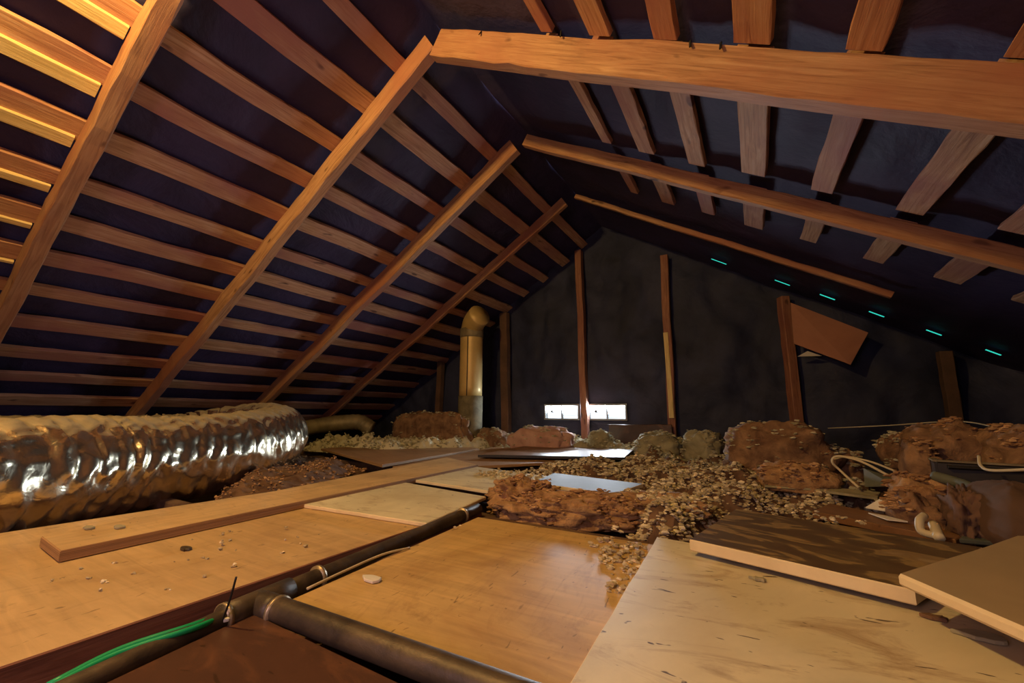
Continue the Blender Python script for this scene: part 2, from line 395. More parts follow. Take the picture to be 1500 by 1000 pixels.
for side, S, par in ((-1, LEFT, ceil_l), (1, RIGHT, ceil_r)):
    nrm = Vector((side * T, 0, 1)) / NL; sl = Vector((side, 0, -T)) / NL
    for k, s in enumerate(S):
        wd = (.088 if side < 0 else .086) + .012 * math.sin(k * 2.3 + side)
        if side > 0 and k == 0: wd = .055
        for y0, y1 in (((-1.4, 3.62),) if side < 0 else ((-1.4, 1.17), (1.20, 1.90 + .01 * (k % 3)), (2.04, 2.46 + .02 * (k % 2)))):
            a = roofpt(side, s + .006 * math.sin(k * 5), y0, .07 + .011); b = roofpt(side, s - .006 * math.sin(k * 3), y1 if y1 != 3.62 else 3.70, .07 + .011)
            beam('batten', a, b, sl, wd, nrm, .022, M['batten'], par, seg=max(8, int((y1 - y0) * 14)), jit=.005, seed=k * 3 + side, cham=.002)
for k, s in enumerate(LEFT[2:8]):        # added pale strips: lamplight on the near-bay battens put into their colour
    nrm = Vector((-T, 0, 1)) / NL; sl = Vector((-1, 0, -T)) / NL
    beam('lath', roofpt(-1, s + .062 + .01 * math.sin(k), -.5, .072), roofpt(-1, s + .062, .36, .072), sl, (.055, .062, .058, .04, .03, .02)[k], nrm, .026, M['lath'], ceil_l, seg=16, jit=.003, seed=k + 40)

# gable wall of felt with two vent openings
WY = 3.66
v1a, v1b = aty(799, 594, WY), aty(847, 613, WY); v2a, v2b = aty(862, 594, WY), aty(917, 613, WY)
zt = (v1a.z + v2a.z) / 2; zb = (v1b.z + v2b.z) / 2
holes = [(v1a.x, v1b.x), (v2a.x, v2b.x)]
xs = sorted(set([round(-4.6 + .04 * i, 3) for i in range(176)] + [h for p in holes for h in p])); zs = sorted(set([round(-.1 + .04 * i, 3) for i in range(58)] + [zt, zb]))
V = []; Fc = []
for x in xs:
    for z in zs:
        near = min([max(abs(x - (a + b) / 2) - (b - a) / 2, abs(z - (zt + zb) / 2) - (zt - zb) / 2, 0) for a, b in holes]); k = min(1, near / .12)
        d = .10 * noise.fractal(Vector((x * 1.6, z * 1.1, 3)), .8, 2.1, 4) - .05 * abs(noise.noise(Vector((x * 2.2 + z, z * 1.3, 8)))) ** .6
        fo = .035 * (1 - abs(noise.noise(Vector((x * 1.3 + z * .6, z * .9 - x * .3, 21)))) * 2.2) ** 3; V.append((x, WY + .03 + k * max(-.05, min(.12, d * .8 - fo)), z))
nz = len(zs)
for i in range(len(xs) - 1):
    for j in range(nz - 1):
        cx, cz = (xs[i] + xs[i + 1]) / 2, (zs[j] + zs[j + 1]) / 2
        if any(a < cx < b for a, b in holes) and zb < cz < zt: continue
        Fc.append((i * nz + j, (i + 1) * nz + j, (i + 1) * nz + j + 1, i * nz + j + 1))
wb = meshpy('wall_back', V, Fc, M['feltwall'], smooth=True); tag(wb, 'gable end wall hung with wrinkled black building felt', kind='structure')
wf = meshpy('wall_front', [(-4.7, -2.2, -.2), (2.5, -2.2, -.2), (2.5, -2.2, 2.4), (-4.7, -2.2, 2.4)], [(0, 1, 2, 3)], M['feltwall']); tag(wf, 'gable wall behind the viewer', kind='structure')
for side, nm in ((-1, 'wall_left'), (1, 'wall_right')):
    x = RX + side * 3.25; o = meshpy(nm, [(x, -2.2, -.2), (x, 3.9, -.2), (x, 3.9, .35), (x, -2.2, .35)], [(0, 1, 2, 3)], M['feltwall']); tag(o, 'low dark eave closing the foot of the %s slope' % ('left' if side < 0 else 'right'), kind='structure')

# vents
for i, ((xa, xb), lab) in enumerate(zip(holes, ('small louvred gable vent glowing white left of the tall stud', 'small louvred gable vent glowing white right of the tall stud'))):
    e = empty('window_%d' % (i + 1), ((xa + xb) / 2, WY, zb)); tag(e, lab, kind='structure')
    for nm, p0, p1 in (('frame', (xa - .012, 0, zb - .008), (xb + .012, 0, zb - .008)), ('frame', (xa - .012, 0, zt + .008), (xb + .012, 0, zt + .008))):
        beam(nm, (p0[0], WY + .02, p0[2]), (p1[0], WY + .02, p1[2]), (0, 1, 0), .05, (0, 0, 1), .016, M['vent'], e, seg=3, jit=.0005, cham=.001)
    for x in (xa - .004, xb + .004):
        beam('frame', (x, WY + .02, zb), (x, WY + .02, zt), (0, 1, 0), .05, (1, 0, 0), .014, M['vent'], e, seg=3, jit=.0005, cham=.001)
    xm = xa + (xb - xa) * .5
    beam('mullion', (xm, WY + .02, zb), (xm, WY + .02, zt), (0, 1, 0), .03, (1, 0, 0), .012, M['vent'], e, seg=3, jit=.0005, cham=.001)
    for k in range(7):
        z = zb + (zt - zb) * (k + .5) / 7
        beam('slat', (xa, WY + .035, z), (xb, WY + .035, z), (0, 1, -.35), .010, (0, .35, 1), .0012, M['paper'], e, seg=2, jit=0, cham=.0002)
    kx = xa + (xb - xa) * .2
    tube('latch', [(kx, WY + .0, zb + (zt - zb) * .55), (kx, WY + .03, zb + (zt - zb) * .55)], .011, M['black'], e, sides=10, n=2)

# rafters and studs
RL = ['broad dark-undersided left rafter nearest the viewer, cut by the top left corner', 'second left rafter from the viewer, meeting the wide right rafter at the ridge',
      'third left rafter from the viewer, running down behind the duct bend', 'thin reddish left rafter farthest but one, before the gable wall']
RR = ['', 'wide orange-brown right rafter crossing the top right of the view', 'middle right rafter reddening towards the right edge', 'thin far right rafter ending above the hanging brown board']
for side, LB in ((-1, RL), (1, RR)):
    nrm = Vector((side * T, 0, 1)) / NL
    for k in range(-1, 4):
        y = 1.205 + (k - 1) * .81
        if k == 4: y = 3.60
        dep, wdt = (.105, .052)
        if side < 0 and k == 0: wdt = .06
        if side > 0 and k >= 2: dep, wdt = (.072, .042) if k == 2 else (.034, .03)
        if side > 0 and k == 1: dep, wdt = .125, .055
        if side < 0 and k == 3: dep, wdt = .08, .04
        o = beam('rafter', roofpt(side, .03 if k != 1 or side > 0 else .0, y, .07 - dep / 2), roofpt(side, 3.66 if not (side > 0 and k == 3) else 2.1, y + .0, .07 - dep / 2), (0, 1, 0), wdt, nrm, dep, M['rafter'], seg=44, jit=.006, seed=k * 5 + side * 2, cham=.004)
        if 0 <= k <= 3 and LB[k]: lab = LB[k]
        elif k == 4: lab = ('left' if side < 0 else 'right') + ' end rafter dim against the gable wall felt'
        else: lab = ('left' if side < 0 else 'right') + (' rafter just behind the viewer' if k < 0 else ' rafter beside the viewer out of view')
        tag(o, lab, 'rafter', 'rafters of the roof')
rf1 = [o for o in bpy.data.objects if o.get('label') == RR[1]][0]
for cx_, cy_, dx_, dy_ in ((822, 45, -2, 14), (705, 46, -3, 8), (1011, 60, -3, 14), (1056, 62, -5, 16)):     # dark splits from the top edge
    a = aty(cx_, cy_, 1.176); b = aty(cx_ + dx_, cy_ + dy_, 1.176)
    o = beam('split', a, b, (1, 0, .5), .006, (0, 1, 0), .004, M['black'], None, seg=3, jit=.001, cham=.0005)
    mw = o.matrix_world.copy(); o.parent = rf1; o.matrix_parent_inverse = rf1.matrix_world.inverted(); o['label'] = 'dark split in the timber'
SL = [(655, 530, 640, 652, .8, 'short dark stud left of the flue pipe'), (738, 455, 742, 645, 1, 'purplish dark stud between flue pipe and vents'), (847, 376, 858, 640, 1, 'tall reddish stud standing between the two vents'),
      (979, 380, 986, 630, 1, 'tall stud right of the vents with a pale lath at its side'), (1147, 442, 1168, 620, 1, 'brown stud carrying the hanging brown board'), (1385, 515, 1400, 620, 1, 'faint dark stud at the right under the slope')]
for i, (x0, y0, x1, y1, f_, lab) in enumerate(SL):
    a = aty(x0, y0, 3.61); b = aty(x1, y1, 3.61); zr = RZ + .05 - T * abs(a.x - RX) if i < 5 else a.z
    if i == 0: zr = min(zr, a.z)
    d = (a - b) / (a.z - b.z); 
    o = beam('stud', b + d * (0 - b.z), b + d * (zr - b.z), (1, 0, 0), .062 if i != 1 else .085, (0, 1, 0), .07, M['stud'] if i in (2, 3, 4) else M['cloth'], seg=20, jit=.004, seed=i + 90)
    tag(o, lab, 'stud', 'studs of the gable wall')
a, b = aty(975, 487, 3.56), aty(984, 612, 3.56)
tag(beam('lath_strip', b, a, (1, 0, 0), .038, (0, 1, 0), .012, M['lath'], seg=12, jit=.003, seed=3), 'bright orange lath fixed upright to the stud right of the vents', 'lath')
# blocking board under right vent
a, b = aty(893, 636, 3.52), aty(985, 636, 3.52)
tag(beam('blocking_board', a, b, (0, 1, 0), .03, (0, 0, 1), .17, M['darkply'], seg=10, jit=.003, seed=5), 'dark red-brown blocking board lying on edge under the right vent', 'board')
# hanging board
P = [aty(1158, 443, 3.50), aty(1272, 487, 3.46), aty(1246, 534, 3.44), aty(1163, 503, 3.50)]
c = sum(P, Vector()) / 4; V = [p - c for p in P] + [p - c + Vector((0, .012, 0)) for p in P]
o = meshpy('hanging_board', V, [(0, 1, 2, 3), (7, 6, 5, 4), (0, 4, 5, 1), (1, 5, 6, 2), (2, 6, 7, 3), (3, 7, 4, 0)], M['cardboard']); o.location = c
tag(o, 'tilted red-brown board fixed to the stud under the right slope', 'board')
P = [aty(1183, 514, 3.52), aty(1204, 521, 3.53), aty(1168, 522, 3.53)]; c = sum(P, Vector()) / 3; V = [p - c for p in P] + [p - c + Vector((0, .004, 0)) for p in P]
o = meshpy('paper_scrap', V, [(0, 1, 2), (5, 4, 3), (0, 3, 4, 1), (1, 4, 5, 2), (2, 5, 3, 0)], M['paper']); o.location = c
tag(o, 'pale triangular scrap showing under the hanging brown board', 'paper')
# slits of daylight along the foot of the right slope, at the gable
SD = Vector((1, 0, -T)).normalized()
for k, (px, py) in enumerate(((1053, 383), (1146, 414), (1212, 435), (1284, 460), (1368, 487), (1455, 516))):
    nn_ = Vector((T, 0, 1)) / NL; pp_ = roofpt(1, 0, 0, .085)
    def onroof(u, v): d = ray(u, v); return CAM + d * ((pp_ - CAM).dot(nn_) / d.dot(nn_))
    a = onroof(px - 11, py - 4); b = onroof(px + 11, py + 4)
    o = beam('daylight_slit', a, b, (b - a).cross(nn_), .010 if k > 1 else .006, nn_, .004, M['teal'], seg=2, jit=0, cham=.0005)
    tag(o, ('leftmost', 'second from left', 'third from left', 'third from right', 'second from right', 'rightmost')[k] + ' thin teal slit of daylight under the right slope', 'light', 'row of teal daylight slits')

# ================================================================== FLUE PIPE
FY = 3.15
b = aty(688, 640, FY); t = aty(688, 484, FY); r = (aty(702, 560, FY) - aty(675, 560, FY)).length / 2; m_ = aty(688, 580, FY)
e = empty('flue_pipe', (b.x, FY, b.z)); tag(e, 'upright galvanised flue pipe with grey lower sleeve and bent cap', 'pipe')
tube('sleeve', [(b.x, FY, b.z - .12), (b.x, FY, m_.z)], r * 1.06, M['sleeve'], e, 20, 8)
tube('shaft', [(b.x, FY, m_.z), (b.x, FY, t.z)], r, M['galv'], e, 24, 8)
tube('collar', [(b.x, FY, t.z - .08), (b.x, FY, t.z + .01)], r * 1.04, M['greyduct'], e, 24, 4)
tube('elbow', [(b.x, FY, t.z - .01), (b.x + .01, FY, t.z + .035), (b.x + .06, FY - .04, t.z + .075), (b.x + .15, FY - .08, t.z + .12)], r * .98, M['galv'], e, 16, 5)
tube('seam', [(b.x + r * .3, FY - r * .96, m_.z), (b.x + r * .3, FY - r * .96, t.z - .08)], .005, M['iron'], e, 6, 4)

# ================================================================== BOARDS
def xy(*ps, z=0.0): return [(atz(px, py, z).x, atz(px, py, z).y) for px, py in ps]
BIG = xy((570, 797), (700, 742), (560, 705), (85, 812)) ; p_sw = xy((0, 975))[0]; BIG = [xy((0, 977))[0], xy((712, 738))[0]]
def corner(px, py, z=0): q = atz(px, py, z); return (q.x, q.y)
q0, q1 = corner(0, 977), corner(600, 776)
dx = (q1[0] - q0[0]) / (q1[1] - q0[1])
def online(y): return q0[0] + dx * (y - q0[1])
bl = slab('plywood_sheet', [(online(-.3), -.3), (online(1.16), 1.16), (-1.62, 1.24), (-1.68, -.3)], 0, .05, M['ply2'], M['stud'])
tag(bl, 'long pale orange plywood sheet lying left, with dark knots and scratches', 'board')
ce = slab('plywood_sheet', xy((412, 884), (700, 757), (975, 800), (860, 1060)), 0, .016, M['ply'], M['plyedge']); tag(ce, 'glossy golden plywood sheet in the middle of the floor', 'board')
dk = slab('stained_board', [corner(120, 1010), corner(372, 893), (corner(620, 1010)[0], corner(620, 1010)[1]), (-.25, .1), (-.75, .1)], -.004, .014, M['darkply']); tag(dk, 'dark red-brown panel between the two pipe runs at the bottom', 'board')
zz = .030
pk = slab('plank', [corner(60, 787, .022), corner(88, 808, .022), corner(700, 681, .022), corner(655, 670, .022)], .024, .022, M['ply2'], M['plyedge']); tag(pk, 'long narrow plywood plank beside the foil duct, layered edge showing', 'board')
w1 = slab('painted_board', [corner(443, 738, .012), corner(625, 766, .012), corner(712, 727, .012), corner(592, 706, .012)], .012, .011, M['white'], M['foam'], rag=.003); tag(w1, 'cream painted square board lying on the left plywood sheet', 'board')
w2 = slab('painted_board', [corner(592, 700, .014), corner(718, 719, .014), corner(850, 703, .014), corner(665, 679, .014)], .014, .012, M['white'], M['foam'], rag=.004); tag(w2, 'cream board strewn with loose fill behind the clean one', 'board')
b1 = slab('plywood_sheet', [corner(470, 657, .01), corner(560, 681, .01), corner(702, 657, .01), corner(640, 645, .01)], .012, .016, M['brownply'], M['plyedge']); tag(b1, 'dull brown plywood sheet on the floor right of the duct bend', 'board')
b2 = slab('plywood_sheet', [corner(575, 684, .0), corner(690, 684, .0), corner(900, 673, .0), corner(740, 652, .0)], .004, .016, M['brownply'], M['plyedge']); tag(b2, 'brown plywood sheet under the dark varnished panel', 'board')
b3 = slab('varnished_panel', [corner(700, 666, .03), corner(915, 670, .03), corner(928, 659, .03), corner(780, 651, .03)], .032, .018, M['walnut'], M['black']); tag(b3, 'dark varnished panel shining with light from the vents', 'board')
sb = slab('silver_board', [corner(779, 707, .03), corner(900, 724, .03), corner(942, 709, .03), corner(812, 693, .03)], .032, .014, M['silver'], M['foam']); tag(sb, 'small silvery board with cream edge, half buried in insulation', 'board')
vn = slab('stained_sheet', [corner(832, 1003, .012), corner(962, 786, .012), (corner(1500, 925, .012)[0] + .35, corner(1500, 925, .012)[1] + .12), (.7, .25), (-.12, .12)], .012, .012, M['vinyl'], M['foam'], rag=.004)
bs_ = slab('mottled_board', [corner(1010, 791, .042), corner(1340, 866, .042), (corner(1440, 803, .042)), corner(1078, 746, .042)], .044, .022, M['stainbrown'], M['foam']); tag(bs_, 'mottled dark brown board with thick cream edge, on the stained panel', 'board')
tb = slab('tan_board', [corner(1316, 843, .075), (corner(1500, 925, .075)[0] + .03, corner(1500, 925, .075)[1] - .05), (.78, 1.30), corner(1490, 786, .075)], .078, .017, M['tan'], M['foam'], ch=.004); tag(tb, 'tan board with rounded cream edge resting at the right edge', 'board')
tag(vn, 'large stained off-white panel lying in the right foreground', 'board')
gp = slab('slate_panel', [corner(1405, 790, .02), corner(1520, 800, .02), corner(1520, 775, .02), corner(1425, 770, .02)], .022, .01, M['slate']); tag(gp, 'grey-green flat panel behind the tan board', 'board')
bk = slab('dark_plank', [corner(1190, 748, .02), corner(1400, 790, .02), corner(1420, 778, .02), corner(1215, 737, .02)], .02, .02, M['walnut']); tag(bk, 'dark plank among debris behind the mottled board', 'board')

# ================================================================== DRAIN PIPE with tee
pz = .0; pr = .0165
T0 = atz(378, 884, pz)
e = empty('drain_pipe', T0); tag(e, 'dark cast iron drain pipe with a tee running along the floor', 'pipe')
far = atz(700, 745, pz); near = atz(110, 1000, pz); near = T0 + (near - T0) * 1.6
T0.z = pz; far.z = pz; near.z = pz - .01
tube('main_run', [near, T0], pr * .92, M['iron'], e, 18, 6); tube('main_run', [T0, far], pr, M['iron'], e, 18, 8)
br = atz(690, 1003, pz); br = T0 + (br - T0) * 1.5; br.z = pz + .006; bp = Vector(T0); bp.z += .002
tube('branch', [bp, br], pr * 1.08, M['iron'], e, 18, 8)
ad = (far - T0).normalized(); bd = (br - T0).normalized()
tube('tee_fitting', [T0 - ad * .055, T0 + ad * .055], pr * 1.22, M['iron'], e, 18, 4); tube('tee_fitting', [T0, T0 + bd * .05], pr * 1.22, M['iron'], e, 18, 3)
for p, d in ((T0 - ad * .055, ad), (T0 + ad * .11, ad), (T0 + bd * .05, bd), (T0 + ad * .62, ad)):
    tube('coupling_band', [p, p + d * .006], pr * 1.30, M['ring'], e, 18, 1)
# green wires
g0 = [atz(70, 1005, .0), atz(180, 950, .006), atz(300, 910, .008), atz(352, 885, -.01), atz(430, 858, -.012), atz(480, 843, .0), atz(540, 815, -.01)]
tag(tube('green_wire', g0, .0048, M['green'], None, 8, 6), 'bright green insulated wire running beside the drain pipe', 'wire')
g1 = [p + Vector((.011, -.008, .001)) for p in g0[:4]] 
tag(tube('green_wire', g1, .004, M['green'], None, 8, 6), 'second green wire hugging the first, ending at the tee', 'wire')
g2 = [atz(450, 862, .004), atz(505, 836, .006), atz(560, 812, .008), atz(600, 802, .003)]
tag(tube('cream_wire', g2, .0024, M['cream'], None, 8, 6), 'thin cream wire in the gap beside the golden plywood', 'wire')
q = atz(325, 912, .0); q2 = CAM + ray(346, 845) * ((q - CAM).length / ray(325, 912).length * .99)
tag(tube('cable_tie', [q, q.lerp(q2, .55) + Vector((.002, 0, .0)), q2], .0016, M['black'], None, 6, 5), 'black cable tie tail sticking up beside the tee', 'cable tie')

# ================================================================== FOIL DUCT
RD = .172
def rdg(v): return 1 - abs(noise.noise(v)) * 2
def duct_r(s, a, t):
    cx, sx_ = math.cos(a), math.sin(a); q = Vector((s * 1.7, cx * .8, sx_ * .8))
    ph = s * 2 * math.pi / .066 + a * .9 + 4.0 * noise.noise(q * 1.2)
    rib = 1 - abs(math.sin(ph / 2)) ** .55
    k1 = rdg(Vector((s * 9, cx * 1.1 + 5, sx_ * 1.1))); k2 = rdg(Vector((s * 22 + cx * 3, cx * 3.2, sx_ * 3.2 + 2))); k3 = noise.noise(Vector((s * 3, cx, sx_)))
    return RD * (1 - .075 * rib * (.5 + k1 * .6) + .05 * k1 + .034 * k2 + .05 * k3)
cz = -.07 + RD
def dp(px, py, z): p = atz(px, py, 0); return Vector((p.x, p.y, z))
D = [Vector((-1.80, -.30, cz)), Vector((-1.88, .15, cz)), Vector((-2.06, .55, cz)), Vector((-2.20, 1.0, cz + .01)), Vector((-2.36, 1.28, cz + .035)), Vector((-2.56, 1.46, cz + .065)), Vector((-2.82, 1.50, cz + .08)), Vector((-3.02, 1.36, cz + .05)), Vector((-3.08, 1.1, cz)), Vector((-3.12, .5, cz)), Vector((-3.1, -.5, cz))]
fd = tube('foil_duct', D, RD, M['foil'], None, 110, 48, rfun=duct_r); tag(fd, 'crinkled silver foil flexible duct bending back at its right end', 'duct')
def gr(s, a, t): return .075 * (1 + .03 * math.sin(s * 120) + .08 * noise.noise(Vector((s * 6, a, 0))))
ga = aty(440, 621, 2.75); gb = aty(520, 618, 2.75); gc = aty(545, 628, 2.85)
gd = tube('grey_duct', [Vector((-3.75, 1.3, .03)), Vector((-3.72, 1.9, .04)), Vector((-3.70, 2.4, ga.z - .02)), gb, gc], .07, M['greyduct'], None, 28, 24, rfun=gr); tag(gd, 'dusty grey duct lying behind the foil duct bend', 'duct')

# ================================================================== LOOSE FILL AND BATTS
pile('loose_fill', 'crumbly buff loose fill strewn along the duct foot', xy((310, 722), (345, 690), (445, 665), (540, 680), (480, 697), (400, 715)), -.02, .05, 1980, 0.0039, M['fillbrown'], seed=2, mound_mat=M['dirt'])
pile('loose_fill', 'pale loose fill bank behind the duct bend and brown sheet', [(aty(445, 640, 2.35).x, 2.3), (-2.6, 2.25), (-2.05, 2.85), (-2.0, 3.3), (-3.2, 3.3), (-3.5, 2.6)], -.03, .11, 5720, 0.0060, M['fillgrey'], seed=3, mound_mat=M['fillgrey'])
pile('loose_fill', 'pale loose fill at the foot of the gable wall', [(-2.1, 3.05), (-.2, 3.05), (.2, 3.3), (.1, 3.6), (-2.2, 3.6)], -.03, .12, 4180, 0.0066, M['fillgrey'], seed=4, mound_mat=M['fillgrey'])
pile('loose_fill', 'wide mess of buff loose fill right of the golden plywood', xy((930, 770), (905, 735), (960, 712), (760, 690), (830, 675), (1000, 678), (1180, 700), (1260, 740), (1075, 742), (1010, 790), (960, 800)), -.05, .085, 19000, 0.0047, M['fill'], seed=5, mound_mat=M['dirt'], soft=.07)
pile('loose_fill', 'brown loose fill and dust in the right middle distance', xy((930, 680), (930, 655), (1050, 650), (1250, 690), (1330, 740), (1250, 745), (1150, 705)), -.05, .10, 11000, 0.0055, M['fillgrey'], seed=6, mound_mat=M['dirt'])
pile('loose_fill', 'line of pale crumbs between drain pipe and golden plywood', xy((440, 868), (700, 752), (712, 757), (470, 874)), -.035, .03, 1100, 0.0028, M['fill'], seed=8, soft=.02, mound_mat=M['dirt'])
pile('loose_fill', 'thin drift of crumbs on the rear cream board', xy((690, 697), (760, 690), (840, 700), (780, 712), (720, 705)), .014, .01, 572, 0.0039, M['fill'], mound=False, seed=9)
pile('loose_fill', 'small clusters of crumbs on the edge of golden plywood', xy((865, 800), (900, 775), (950, 790), (930, 860), (890, 880), (895, 840)), .0, .01, 340, 0.0032, M['fill'], mound=False, seed=10)
pile('loose_fill', 'crumbs caught along the edge of the stained panel', xy((1045, 820), (1070, 812), (1130, 825), (1205, 850), (1200, 860), (1110, 838)), .012, .01, 286, 0.0033, M['fillgrey'], mound=False, seed=11)
pile('loose_fill', 'pale crumbs lying on the mottled brown board', xy((1080, 760), (1200, 775), (1350, 805), (1330, 812), (1180, 790)), .044, .01, 88, 0.0028, M['fill'], mound=False, seed=12)
pile('loose_fill', 'crumbs resting on top of the grey duct and foil', [(-3.25, 1.0), (-3.0, 1.0), (-3.0, 1.45), (-3.2, 1.45)], cz + RD, .01, 198, 0.0044, M['fill'], mound=False, seed=13)
pile('loose_fill', 'scattered dust specks over the left plywood sheet', xy((60, 850), (300, 780), (500, 770), (480, 800), (200, 900)), .0, .004, 120, 0.0022, M['fill'], mound=False, seed=14)

o = blob('insulation_batt', (*(xy((835, 742))[0]), -.05), (.50, .22, .096), M['batt'], .35, 3.0, 3, 15, crease=.25, nu=90, nv=46); tag(o, 'torn orange-brown insulation batt lying behind the golden plywood', 'insulation'); fluff(o, 1300, .0042, M['fillbrown' if 71 != 73 else 'fill'], 71)
o = blob('insulation_batt', (*(xy((765, 730))[0]), -.05), (.24, .22, .112), M['batt'], .4, 3.4, 5, 40, crease=.3, nu=80, nv=40); tag(o, 'ragged end of brown batt against the front cream board corner', 'insulation'); fluff(o, 700, .0042, M['fillbrown' if 72 != 73 else 'fill'], 72)
o = blob('insulation_batt', (*(xy((960, 740))[0]), -.05), (.34, .20, .085), M['fillbrown'], .4, 3.4, 6, -10, crease=.3, nu=80, nv=40); tag(o, 'crumb covered batt between torn orange batt and mottled board', 'insulation'); fluff(o, 1200, .0042, M['fillbrown' if 73 != 73 else 'fill'], 73)
def placed(name, px0, px1, pyt, pyb, Y, m, lab, dz=.0, depth=.25, amp=.22, freq=2.2, seed=1, rot=0, crease=.12, p=2.6, cat='insulation'):
    a = aty(px0, pyb, Y); b = aty(px1, pyb, Y); t = aty((px0 + px1) / 2, pyt, Y)
    o = blob(name, ((a.x + b.x) / 2, Y, (a.z + b.z) / 2 - dz), ((b.x - a.x), depth, t.z - (a.z + b.z) / 2 + dz), m, amp, freq, seed, rot, crease=crease, p=p)
    if cat == 'insulation': fluff(o, int(500 * min(1, (b.x - a.x) / .3)) + 60, .0048, M['fillgrey'] if Y > 2.2 else M['fillbrown'], seed)
    return tag(o, lab, cat)
placed('insulation_batt', 748, 842, 624, 655, 3.12, M['battpink'], 'pink crumpled insulation heap left of the vents', .03, .22, .25, 2, 11)
placed('insulation_batt', 576, 690, 604, 648, 3.0, M['battbrown'], 'red-brown batt standing in front of the flue pipe', .03, .14, .2, 2, 12, p=4)
placed('insulation_batt', 690, 745, 628, 650, 3.2, M['battbrown'], 'low dark brown batt right of the flue pipe', .03, .2, .2, 2, 13)
placed('insulation_batt', 862, 898, 630, 655, 3.3, M['battgrey'], 'small grey insulation lump under the stud between vents', .03, .15, .2, 2, 14)
placed('insulation_batt', 930, 1000, 632, 665, 3.2, M['battgrey'], 'grey dusty insulation mound in front of the blocking board', .04, .25, .25, 2, 15)
placed('insulation_batt', 1000, 1060, 630, 668, 3.05, M['battgrey'], 'grey green insulation mound right of the blocking board', .04, .25, .3, 2.4, 16)
placed('insulation_batt', 1055, 1232, 620, 676, 2.45, M['battbrown'], 'big brown batt mound with pale flakes under the hanging board', .06, .35, .3, 2.2, 17)
placed('insulation_batt', 1112, 1230, 678, 706, 1.95, M['batt'], 'rust coloured batt lying right of the middle debris', .03, .16, .25, 2.2, 18)
placed('insulation_batt', 1288, 1342, 632, 668, 2.3, M['battbrown'], 'small peaked brown batt left of the big right batts', .05, .2, .3, 2, 19, p=2)
placed('insulation_batt', 1330, 1450, 618, 682, 2.05, M['battbrown'], 'large bulging brown batt on the dark box', .02, .3, .25, 2, 20)
placed('insulation_batt', 1435, 1560, 624, 680, 1.9, M['battbrown'], 'brown batt at the right edge on the dark box', .02, .3, .25, 2, 21)
placed('insulation_batt', 1322, 1378, 645, 702, 1.9, M['battbrown'], 'rounded brown batt hanging over the left of the dark box', .02, .14, .2, 2, 22)
placed('insulation_batt', 1305, 1400, 698, 735, 1.62, M['batt'], 'flattened orange batt flap in front of the dark box', .02, .15, .3, 2.4, 23)
placed('insulation_batt', 1300, 1400, 722, 765, 1.56, M['battbrown'], 'dark mossy batt below the orange flap', .04, .18, .35, 2.6, 24)
placed('insulation_batt', 1180, 1270, 655, 700, 2.5, M['battbrown'], 'dark brown crumpled batt behind the cream wires', .06, .2, .35, 2.6, 26)
placed('cloth_sack', 1432, 1560, 708, 785, 1.42, M['cloth'], 'smooth dark brown sack at the right edge', .02, .3, .12, 1.4, 25, crease=.02, cat='sack')
placed('insulation_batt', 1385, 1450, 715, 770, 1.45, M['cloth'], 'dark tangled rag between orange flap and brown sack', .03, .14, .45, 3, 27, crease=.3, cat='rag')
# dark box
a, b = aty(1375, 690, 1.75), aty(1560, 715, 1.55); c = atz(1375, 735, -.0)
zt_ = aty(1375, 676, 1.75).z; zl = aty(1375, 728, 1.75).z
e = empty('dark_box', ((a.x + b.x) / 2, 1.8, zl)); tag(e, 'dark open box with pale rim under the big brown batts', 'box')
L_ = [Vector((a.x, 1.75, 0)), Vector((a.x + .75, 1.62, 0)), Vector((a.x + .80, 1.95, 0)), Vector((a.x + .05, 2.08, 0))]
for i in range(4):
    p, q_ = L_[i], L_[(i + 1) % 4]; p = p.copy(); q_ = q_.copy(); zc = (zt_ + zl) / 2; p.z = q_.z = zc
    nn = (q_ - p).cross(Vector((0, 0, 1))).normalized()
    beam('side_panel', p, q_, nn, .012, (0, 0, 1), zt_ - zl, M['black'], e, seg=4, jit=.001)
    p2 = p.copy(); q2_ = q_.copy(); p2.z = q2_.z = zt_ + .003
    beam('rim', p2, q2_, nn, .018, (0, 0, 1), .006, M['greyduct'], e, seg=4, jit=.001, cham=.001)
beam('lid', Vector((a.x + .03, 1.86, zt_ - .012)), Vector((a.x + .76, 1.78, zt_ - .012)), (0.1, 1, 0), .28, (0, 0, 1), .01, M['black'], e, seg=4, jit=.001)

# wires, stubs and scraps on the right
def wire(name, P, r, m, lab, cat='wire'): return tag(tube(name, P, r, m, None, 8, 7), lab, cat)
Yw = 1.85
wire('cream_wire', [aty(1258, 714, Yw), aty(1232, 690, Yw + .05), aty(1219, 676, Yw + .05), aty(1228, 668, Yw + .05), aty(1262, 676, Yw), aty(1308, 700, Yw - .05)], .0042, M['cream'], 'cream cable looping left of the dark box, lower strand')
wire('cream_wire', [aty(1222, 672, Yw + .08), aty(1240, 669, Yw + .08), aty(1275, 676, Yw + .05), aty(1312, 690, Yw)], .0035, M['cream'], 'cream cable looping left of the dark box, upper strand')
wire('cream_wire', [aty(1434, 668, 1.66), aty(1437, 682, 1.62), aty(1455, 689, 1.58), aty(1520, 687, 1.5)], .004, M['cream'], 'cream cable hanging over the front of the dark box')
wire('cord', [aty(1213, 627, 3.2), aty(1300, 623, 3.0), aty(1402, 617, 2.8), aty(1470, 628, 2.5)], .003, M['cream'], 'thin pale cord stretched low under the right slope', 'cord')
wire('pipe_stub', [aty(1372, 785, 1.28), aty(1350, 778, 1.30), aty(1347, 762, 1.31), aty(1354, 755, 1.33)], .008, M['cream'], 'curved cream conduit stub behind the mottled board', 'conduit')
wire('pipe_stub', [aty(1376, 788, 1.26), aty(1368, 768, 1.32)], .010, M['cream'], 'straight cream conduit stub behind the mottled board', 'conduit')
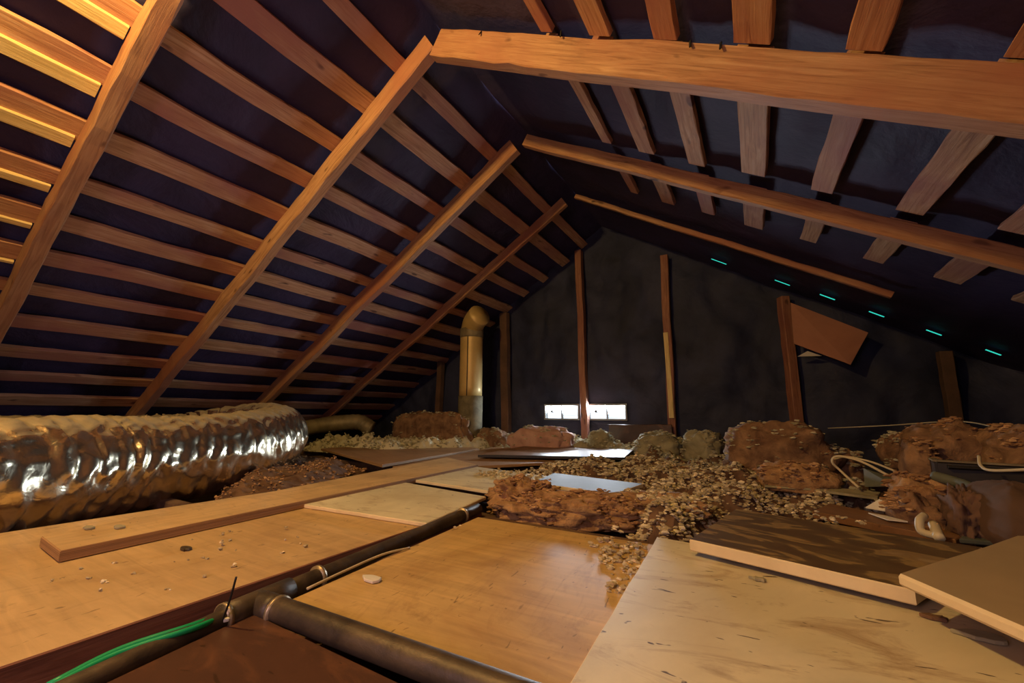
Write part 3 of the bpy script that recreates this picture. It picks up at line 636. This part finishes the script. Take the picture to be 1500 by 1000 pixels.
wire('black_hose', [aty(1368, 697, 1.6), aty(1400, 706, 1.56), aty(1425, 716, 1.5), aty(1442, 735, 1.45), aty(1438, 760, 1.42)], .014, M['slate'], 'dark hose curling down beside the brown sack', 'hose')
def tri(name, P, m, lab, cat, th=.003):
    c = sum(P, Vector()) / len(P); n = len(P); up = Vector((0, 0, th)); V = [p - c for p in P] + [p - c + up for p in P]
    o = meshpy(name, V, [tuple(range(n - 1, -1, -1)), tuple(range(n, 2 * n))] + [(i, (i + 1) % n, n + (i + 1) % n, n + i) for i in range(n)], m); o.location = c; return tag(o, lab, cat)
tri('paper_scrap', [atz(1268, 744, .03), atz(1313, 752, .03), aty(1292, 730, atz(1290, 748, .03).y + .02)], M['paper'], 'white folded paper scrap on the dark plank', 'paper')
tri('paper_scrap', [atz(1272, 752, .025), atz(1300, 762, .025), atz(1330, 765, .025), atz(1300, 757, .025)], M['paper'], 'narrow white paper strip below the folded scrap', 'paper')
tri('green_flap_board', [aty(1265, 688, 1.8), aty(1306, 702, 1.75), aty(1306, 712, 1.7), aty(1267, 713, 1.78)], M['slate'], 'dark green flap under the cream cables', 'panel', .006)
tri('flat_scrap', [atz(1210, 722, .03), atz(1286, 732, .03), atz(1290, 724, .03), atz(1220, 717, .03)], M['battgrey'], 'grey flat scrap board behind the dark plank', 'board', .008)
for k, (px, py, px2, py2, lab) in enumerate(((1100, 700, 1230, 716, 'weathered grey lath lying in the right debris'), (1120, 712, 1210, 722, 'second weathered lath below the first'), (938, 672, 1060, 700, 'dark strip of wood behind the silvery board'))):
    a = atz(px, py, .02 + .008 * k); b = atz(px2, py2, .02); tag(beam('lath_scrap', a, b, (0, 0, 1), .010, (b - a).cross(Vector((0, 0, 1))), .03, M['battgrey'] if k < 2 else M['walnut'], seg=8, jit=.004, seed=k + 70), lab, 'lath')
# small single scraps on the boards
rs = random.Random(4)
for k, (px, py, s, z, mm, lab) in enumerate(((272, 805, .020, 0, 'iron', 'dark splinter lying on the left plywood sheet'), (130, 774, .022, .024, 'fillgrey', 'grey chip at the left end of the plank'), (175, 773, .02, .024, 'fillgrey', 'second grey chip on the plank, right of the first'),
        (545, 850, .026, 0, 'paper', 'pale bright chip on the golden plywood'), (330, 908, .014, 0, 'paper', 'pale chip on the dark panel beside the tee'), (1112, 850, .016, .012, 'fillgrey', 'grey flake on the stained panel below the mottled board'), (1440, 935, .03, .012, 'fillgrey', 'curled grey flake at the right of the stained panel'), (1372, 907, .018, .012, 'battbrown', 'dark sliver on the stained panel near the tan board'))):
    p = atz(px, py, z + .001); pts = [(p.x + s * math.cos(t) * (1 if j % 2 else .7), p.y + s * .45 * math.sin(t), 0) for j, t in enumerate([i * math.pi / 3 for i in range(6)])]
    o = slab('wood_chip', pts, z + .006, .005, M[mm], seg=3, rag=.004, ch=.001); tag(o, lab, 'chip', 'chips and flakes on the boards')
